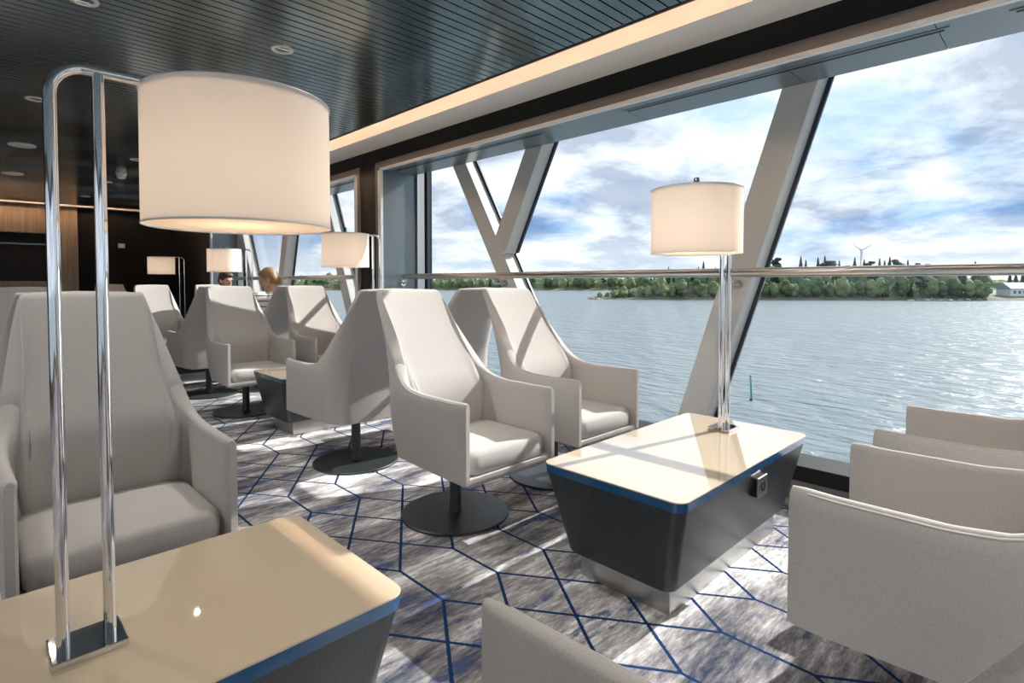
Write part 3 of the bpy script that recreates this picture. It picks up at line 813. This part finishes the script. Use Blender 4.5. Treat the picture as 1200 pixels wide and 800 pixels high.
def person(label, loc, rotz, hair, shirt, bun, turn, nod, lift=0.0):
    """seated, local facing -y, seat plane at z 0.42"""
    p = thing('person', label, 'person', loc, rotz)
    HC = Vector((0, -0.03 + nod * 0.06, 1.14 + lift))
    HR = Matrix.Rotation(turn, 4, 'Z') @ Matrix.Rotation(nod, 4, 'X')
    def h(v): return HC + (HR @ Vector(v))
    hd = []
    hd.append((h((0, 0.012, 0.02)), (0.074, 0.092, 0.100), HR))      # skull
    hd.append((h((0, -0.025, -0.045)), (0.056, 0.062, 0.070), HR))   # jaw and cheeks
    hd.append((h((0, -0.092, -0.018)), (0.012, 0.018, 0.022), HR))   # nose
    hd.append((h((0, -0.078, -0.060)), (0.024, 0.012, 0.010), HR))   # mouth
    hd.append((h((0, -0.072, -0.098)), (0.022, 0.018, 0.016), HR))   # chin
    for s in (-1, 1):
        hd.append((h((s * 0.075, 0.012, -0.015)), (0.010, 0.020, 0.032), HR))   # ear
        hd.append((h((s * 0.030, -0.078, 0.022)), (0.024, 0.012, 0.008), HR))   # brow
    neck = [(h((0, 0.02, -0.06)), 0.052), ((0, 0.03, 0.97 + lift), 0.052), ((0, 0.04, 0.93 + lift), 0.07)]
    torso = [((0, 0.06, 0.905 + lift), 0.10), ((0, 0.06, 0.74), 0.125), ((0, 0.06, 0.60), 0.125), ((0, 0.05, 0.50), 0.13)]
    arms, hands = [], []
    for s in (-1, 1):
        sh = (s * 0.155, 0.05, 0.925 + lift); el = (s * 0.20, -0.02, 0.66); wr_ = (s * 0.11, -0.22, 0.64)
        arms.append([((s * 0.08, 0.05, 0.935 + lift), 0.06), (sh, 0.058), (el, 0.042), (wr_, 0.028)])
        hands.append([(wr_, 0.026), (s * 0.09 + 0, -0.27, 0.64)] and [(wr_, 0.026), ((s * 0.09, -0.28, 0.638), 0.030)])
        for k, (ln, dx) in enumerate(((0.065, -0.022), (0.078, -0.007), (0.073, 0.008), (0.058, 0.022))):
            b = Vector((s * (0.085 + dx), -0.30, 0.640)); e = b + Vector((0, -ln * 0.6, -0.004)); f = e + Vector((0, -ln * 0.35, -0.025))
            hands.append([(b, 0.0095), (e, 0.009), (f, 0.008)])
        tb = Vector((s * 0.065, -0.26, 0.645)); hands.append([(tb, 0.011), (tb + Vector((-s * 0.03, -0.03, 0.0)), 0.0095), (tb + Vector((-s * 0.035, -0.06, -0.01)), 0.0085)])
    legs = []
    for s in (-1, 1):
        legs.append([((s * 0.09, 0.04, 0.50), 0.085), ((s * 0.10, -0.20, 0.50), 0.078), ((s * 0.10, -0.42, 0.49), 0.058), ((s * 0.10, -0.45, 0.30), 0.052), ((s * 0.10, -0.44, 0.09), 0.036), ((s * 0.10, -0.55, 0.045), 0.036)])
    remeshed('body', M_skin, hd, [neck, torso] + arms + hands + legs, 0.009, p)
    for sx in (-1, 1):      # eyes and brows
        for nm, mm, c, rad in (('eye', M_hair2, (sx * 0.030, -0.0835, 0.004), (0.010, 0.006, 0.0055)), ('eyebrow', hair, (sx * 0.031, -0.089, 0.024), (0.017, 0.006, 0.004))):
            bmx = bmesh.new(); bmesh.ops.create_icosphere(bmx, subdivisions=2, radius=1)
            mx = Matrix.Translation(h(c)) @ HR @ Matrix.Diagonal((*rad, 1))
            MB().add([mx @ v.co for v in bmx.verts], [[v.index for v in f.verts] for f in bmx.faces]).build(nm, mm, p, ang=180); bmx.free()
    def grow(ch, k): return [(q, r + k) for q, r in ch]
    sball = [(Vector((0, 0.055, 0.87 + lift)), (0.165, 0.105, 0.115), I4), (Vector((0, 0.06, 0.66)), (0.145, 0.118, 0.18), I4)]
    remeshed('shirt', shirt, sball, [grow(torso, 0.014)] + [grow(a[:-1] + [((Vector(a[-2][0]).lerp(Vector(a[-1][0]), 0.85)), 0.032)], 0.012) for a in arms], 0.012, p, 4)
    remeshed('trousers', M_trousers, [(Vector((0, 0.05, 0.52)), (0.175, 0.13, 0.09), I4)], [grow(l[:-1], 0.012) for l in legs], 0.013, p, 4)
    hb = [(h((0, 0.022, 0.035)), (0.084, 0.094, 0.098), HR), (h((0, 0.05, -0.01)), (0.078, 0.068, 0.085), HR), (h((0, -0.052, 0.078)), (0.062, 0.035, 0.034), HR)]
    if bun: hb += [(h((0.0, 0.105, -0.055)), (0.045, 0.038, 0.042), HR), (h((0.02, 0.13, -0.04)), (0.026, 0.024, 0.026), HR)]
    remeshed('hair', hair, hb, [], 0.010, p, 3)
    return p
person('woman with blond hair pinned up in a low bun, striped top, turned to the left', (2.44, 6.385, 0.03), PI, M_hair1, M_shirt1, True, R(55), R(18), lift=0.012)
person('person with brown hair, only the top of the head showing above a chair', (2.53, 8.115, 0.03), 0.0, M_hair2, M_shirt2, False, R(20), R(12), lift=0.0)

# ------------------------------------------------------------------ outside: sea, shores, trees
SEA = EYE - 10.0
sea = MB().add([(-6000, -6000, SEA), (9000, -6000, SEA), (9000, 9000, SEA), (-6000, 9000, SEA)], [(0, 1, 2, 3)]).build('sea', M_water, smooth=False)
tag(sea, 'rippled grey-blue sea water outside the windows', 'sea', None, 'stuff')
f2 = Vector((math.cos(AZ), math.sin(AZ), 0)); r2 = Vector((math.sin(AZ), -math.cos(AZ), 0))
def geo(u, d, z=0.0):
    """place on the water: bearing u (picture column), distance d along the view axis"""
    p = f2 * d + r2 * ((u - 600) / 650.0 * d)
    return Vector((p.x, p.y, SEA + z))

def land(name, label, line, hts, depth):
    """low shore: rows from the waterline inland"""
    rows = []
    for (u, d), hh in zip(line, hts):
        rows.append([geo(u, d - 3, -0.6), geo(u, d, 0.35), geo(u, d + depth * 0.12, 1.2 + hh * 0.3), geo(u, d + depth * 0.5, hh), geo(u, d + depth, hh * 0.4), geo(u, d + depth * 1.05, -0.6)])
    mb = MB(); n = 6
    vs = [p for r in rows for p in r]; fs = []
    for i in range(len(rows) - 1):
        for j in range(n - 1): fs.append((i * n + j, (i + 1) * n + j, (i + 1) * n + j + 1, i * n + j + 1))
    fs.append(tuple(range(n))); fs.append(tuple((len(rows) - 1) * n + j for j in range(n)))
    mb.add(vs, fs)
    return tag(mb.build(name, M_ground, ang=80), label, 'island')
near_line = [(690, 318), (720, 314), (760, 309), (820, 305), (900, 302), (980, 300), (1060, 297), (1120, 291), (1180, 293), (1240, 296), (1300, 300)]
near_h = [0.5, 1.5, 2.5, 3.5, 4, 5, 5, 4, 3, 3, 2]
land('wooded_island', 'low wooded island on the right across the water', near_line, near_h, 60)
far_line = [(150, 640), (300, 650), (450, 655), (550, 650), (650, 640), (760, 645), (900, 660), (1100, 660), (1350, 650)]
far_h = [3, 4, 5, 4, 5, 6, 8, 10, 8]
land('wooded_shore', 'distant wooded shore behind the island', far_line, far_h, 120)

def blob_tree(seed, tall):
    rnd = random.Random(seed)
    mb = MB()
    n = 9
    for k in range(n):
        t = k / (n - 1)
        zc = 0.28 + 0.6 * t; rad = 0.26 * (1 - 0.55 * abs(t - 0.35)) * rnd.uniform(0.8, 1.15)
        a = rnd.uniform(0, 2 * PI); rr = rnd.uniform(0.03, 0.19) * (1 - 0.6 * t)
        c = Vector((rr * math.cos(a), rr * math.sin(a), zc))
        b = bmesh.new(); bmesh.ops.create_icosphere(b, subdivisions=2, radius=1)
        vs = []
        for v in b.verts:
            d = v.co.normalized()
            q = rad * (1 + 0.38 * noise.noise(d * 3.1 + Vector((seed * 3.3, k * 7.7, 0))) + 0.2 * noise.noise(d * 7 + Vector((k, seed, 2))))
            vs.append(c + Vector((d.x * q, d.y * q, d.z * q * tall)))
        mb.add(vs, [[v.index for v in f.verts] for f in b.faces]); b.free()
    me = mb.mesh('crown', M_leaf, ang=180)
    return me
def cone_tree(seed):
    rnd = random.Random(seed)
    mb = MB(); n = 14
    for k in range(9):
        z0 = 0.10 + 0.095 * k; z1 = min(1.02, z0 + 0.17); rad = 0.19 * (1 - k / 9.6)
        ring = []
        for j in range(n):
            q = rad * (1 if j % 2 else 0.62) * rnd.uniform(0.85, 1.15); a = 2 * PI * j / n + k
            ring.append((q * math.cos(a), q * math.sin(a), z0 + rnd.uniform(-0.02, 0.01)))
        ring2 = [(0.012 * math.cos(2 * PI * j / n + k), 0.012 * math.sin(2 * PI * j / n + k), z1) for j in range(n)]
        mb.loft([ring, ring2])
    return mb.mesh('crown', M_needle, smooth=False)
def pine_tree(seed):
    rnd = random.Random(seed)
    mb = MB()
    for k in range(6):
        c = Vector((rnd.uniform(-0.1, 0.1), rnd.uniform(-0.1, 0.1), 0.55 + 0.075 * k)); rad = 0.15 - 0.012 * k
        b = bmesh.new(); bmesh.ops.create_icosphere(b, subdivisions=2, radius=1)
        vs = []
        for v in b.verts:
            d = v.co.normalized(); q = rad * (1 + 0.5 * noise.noise(d * 3.7 + Vector((seed, k * 5.1, 0))))
            vs.append(c + Vector((d.x * q, d.y * q, d.z * q * 0.6)))
        mb.add(vs, [[v.index for v in f.verts] for f in b.faces]); b.free()
    return mb.mesh('crown', M_needle, ang=180)
leafy = [blob_tree(1, 1.0), blob_tree(2, 1.2), blob_tree(3, 0.9), blob_tree(4, 1.1)]
spruce = [cone_tree(5), cone_tree(6)]
pines = [pine_tree(8), pine_tree(9)]
trunk_me = MB().tube([(0, 0, 0), (0, 0, 0.35), (0.01, 0, 0.8)], [0.022, 0.018, 0.006], 8).mesh('trunk', M_bark)
def tree(name, me, label, cat, group, pos, h, wid):
    t = thing(name, label, cat, pos, random.uniform(0, 6.28), group)
    t.scale = (h * wid, h * wid, h)
    obj('crown', me, t); obj('trunk', trunk_me, t)
KL = (('leafy_tree', leafy), ('spruce_tree', spruce), ('pine_tree', pines))
def height_on(line, hts, u):
    for (a, ha), (b, hb) in zip(zip(line, hts), zip(line[1:], hts[1:])):
        if a[0] <= u <= b[0]:
            t = (u - a[0]) / (b[0] - a[0]); return ha + (hb - ha) * t, a[1] + (b[1] - a[1]) * t
    return hts[-1], line[-1][1]
# thick undergrowth that fills the woods between the trees
def undergrowth(name, label, line, hts, u0, u1, dd, hmin, hmax, n, parent_seed):
    rows = []
    for k in range(n + 1):
        u = u0 + (u1 - u0) * k / n
        hh, d = height_on(line, hts, u)
        e = min(1.0, 0.35 + 4.0 * min(k, n - k) / n)
        row = []
        for j in range(9):
            t = j / 8
            nn = noise.noise(Vector((k * 0.55, j * 0.9, parent_seed))); n2 = noise.noise(Vector((k * 1.7, j * 2.1, parent_seed + 4)))
            dist_ = d + dd + 14 * t + 3.0 * nn
            zz_ = hh * 0.4 + (hmin + (hmax - hmin) * (0.5 + 0.9 * nn) + 1.6 * n2) * e * math.sin(PI * min(1, t * 0.6 + 0.02) ) ** 0.5 if 0 < j else 0.3
            row.append(geo(u, dist_, zz_))
        rows.append(row)
    vs = [p for r in rows for p in r]; fs = []
    for i in range(n):
        for j in range(8): fs.append((i * 9 + j, (i + 1) * 9 + j, (i + 1) * 9 + j + 1, i * 9 + j + 1))
    o = MB().add(vs, fs).build(name, M_leaf, smooth=False)
    return tag(o, label, 'undergrowth', None, 'stuff')
undergrowth('undergrowth', 'dense green undergrowth filling the island woods', near_line, near_h, 712, 1158, 4, 5, 10, 240, 1.0)
undergrowth('undergrowth', 'dense green undergrowth along the distant shore', far_line, far_h, 200, 1290, 12, 7, 13, 420, 9.0)
# island trees: a leafy front row, taller mixed rows behind
for row, (n, dd, frac) in enumerate(((46, 4, 0.15), (40, 15, 0.4), (34, 28, 0.55))):
    for k in range(n):
        u = 716 + (1160 - 716) * (k + random.uniform(0.15, 0.85)) / n
        if row == 0 and random.random() < 0.06: continue
        hh, d = height_on(near_line, near_h, u)
        grow_ = min(1.0, 0.5 + 0.5 * max(0, (u - 716)) / 80)
        hgt = (random.uniform(7, 11), random.uniform(11, 15), random.uniform(13, 17.5))[row] * grow_
        i = 0 if random.random() > frac else (1 if random.random() < 0.6 else 2)
        nm, pool = KL[i]
        lab = ('leafy green tree on the island shore', 'pointed dark spruce on the island', 'round-topped dark pine on the island')[i]
        if i: hgt *= 1.12
        tree(nm, random.choice(pool), lab, 'tree', nm.replace('_', ' ') + 's on the island', geo(u, d + dd, hh * (0.35, 0.6, 0.95)[row] * 0.8), hgt, random.uniform(0.85, 1.25))
# bushes on the low tongue of land at the island's left end
for k, u in enumerate((703, 712, 722, 731, 741, 752)):
    hh, d = height_on(near_line, near_h, u)
    tree('shore_bush', random.choice(leafy), 'low round bush on the left tip of the island', 'bush', 'bushes on the tip of the island', geo(u, d + 6, 0.5), random.uniform(2.5, 5), 1.6)
# far shore
for row, (n, dd) in enumerate(((62, 10), (52, 36))):
    for k in range(n):
        u = 262 + (880 - 262) * (k + random.uniform(0.1, 0.9)) / n
        hh, d = height_on(far_line, far_h, u)
        i = 0 if random.random() > 0.5 else (1 if random.random() < 0.7 else 2)
        nm, pool = KL[i]
        lab = ('leafy tree on the distant shore', 'dark spruce on the distant shore', 'dark pine on the distant shore')[i]
        tree(nm, random.choice(pool), lab, 'tree', nm.replace('_', ' ') + 's on the distant shore', geo(u, d + dd, hh * 0.6), random.uniform(10, 15) + row * 3, random.uniform(0.9, 1.4))
# tall trees standing out above the rail, behind the island
for k, u in enumerate((908, 938, 958, 966, 975, 983, 1001, 1012, 1017, 1030, 1036, 1042, 1049, 1183, 1190, 1198, 1207)):
    nm, pool = KL[1 if k % 4 else 2]
    tree(nm, random.choice(pool), 'tall dark conifer rising above the island trees', 'tree', 'tall conifers behind the island', geo(u, 372 + (k % 3) * 6, 4), random.uniform(19, 23) if u < 1100 else 13, 1.1)
# rocks along the island's waterline
for k, (u, dz_) in enumerate(((1078, 0), (1086, -4), (1093, 2), (1101, -5), (1108, 0), (1114, -6), (1126, 0), (1135, -2), (700, -2), (694, 2), (1148, 0))):
    b = bmesh.new(); bmesh.ops.create_icosphere(b, subdivisions=2, radius=1)
    sx, sy, sz = random.uniform(1.2, 2.6), random.uniform(1, 2), random.uniform(0.6, 1.1)
    for v in b.verts:
        q = 1 + 0.35 * noise.noise(v.co * 1.7 + Vector((k * 3.1, 0, 0))); v.co = Vector((v.co.x * sx, v.co.y * sy, v.co.z * sz)) * q
    me = bpy.data.meshes.new('shore_rock'); b.to_mesh(me); b.free(); me.materials.append(M_rock)
    hh, d = height_on(near_line, near_h, u)
    o = obj('shore_rock', me, None, geo(u, d - 2 + dz_, 0.3))
    tag(o, 'grey rock at the island waterline', 'rock', 'rocks along the island waterline')
# house on the shore
hs = thing('house', 'white house with grey roof on the shore at the right edge', 'house', geo(1189, 306, 2.2), R(-38))
MB().box((-7, -4, 0), (7, 4, 4.2)).build('wall', M_house, hs, smooth=False)
MB().add([(-7.6, -4.8, 4.0), (7.6, -4.8, 4.0), (7.6, 4.8, 4.0), (-7.6, 4.8, 4.0), (-7.6, 0, 7.4), (7.6, 0, 7.4)], [(0, 1, 5, 4), (2, 3, 4, 5), (0, 4, 3), (1, 2, 5), (0, 3, 2, 1)]).build('roof', M_roof, hs, smooth=False)
for xx in (-4.5, -1.5, 1.5, 4.5):
    w_ = MB().box((xx - 0.8, -4.08, 1.3), (xx + 0.8, -3.95, 2.9)).build('window', M_house, hs, smooth=False)
    MB().box((xx - 0.68, -4.12, 1.42), (xx + 0.68, -4.02, 2.78)).build('pane', M_pane_dark, w_, smooth=False)
# wind turbine
wt = thing('wind_turbine', 'pale wind turbine far behind the island trees', 'wind turbine', geo(1008, 1500, 0), R(-135 + 90))
MB().lathe([(2.4, 0), (1.3, 92)], n=16).build('tower', M_turbine, wt)
hz_ = 95.0
MB().box((-1.8, -3.5, hz_ - 1.8), (1.8, 4.5, hz_ + 1.8)).build('nacelle', M_turbine, wt, bevel=0.6)
MB().lathe([(1.8, 0.0), (1.4, 1.6), (0.4, 2.6)], n=16).build('hub', M_turbine, wt).matrix_local = Matrix.Translation((0, -3.5, hz_)) @ Matrix.Rotation(PI / 2, 4, 'X')
for a in (R(28), R(150), R(270)):
    d = Vector((math.cos(a), 0, math.sin(a))); n_ = Vector((-math.sin(a), 0, math.cos(a)))
    rings = []
    for t, w_ in ((0, 1.0), (0.15, 1.9), (0.5, 1.2), (1.0, 0.35)):
        p = Vector((0, -4.6, hz_)) + d * 32 * t
        rings.append([p + n_ * w_, p + Vector((0, 0.4, 0)), p - n_ * w_, p - Vector((0, 0.4, 0))])
    MB().loft(rings).build('blade', M_turbine, wt)
# green spar marker in the water
mk = thing('spar_marker', 'thin green spar marker standing in the water', 'marker', geo(882, 46.5, 0), 0)
MB().tube([(0, 0, -0.5), (0.02, 0, 0.4), (-0.08, 0.05, 2.15)], [0.085, 0.08, 0.07], 14).build('spar', M_green, mk)
MB().lathe([(0.10, -0.05), (0.13, 0.03), (0.11, 0.12)], n=16).build('collar', M_black, mk)
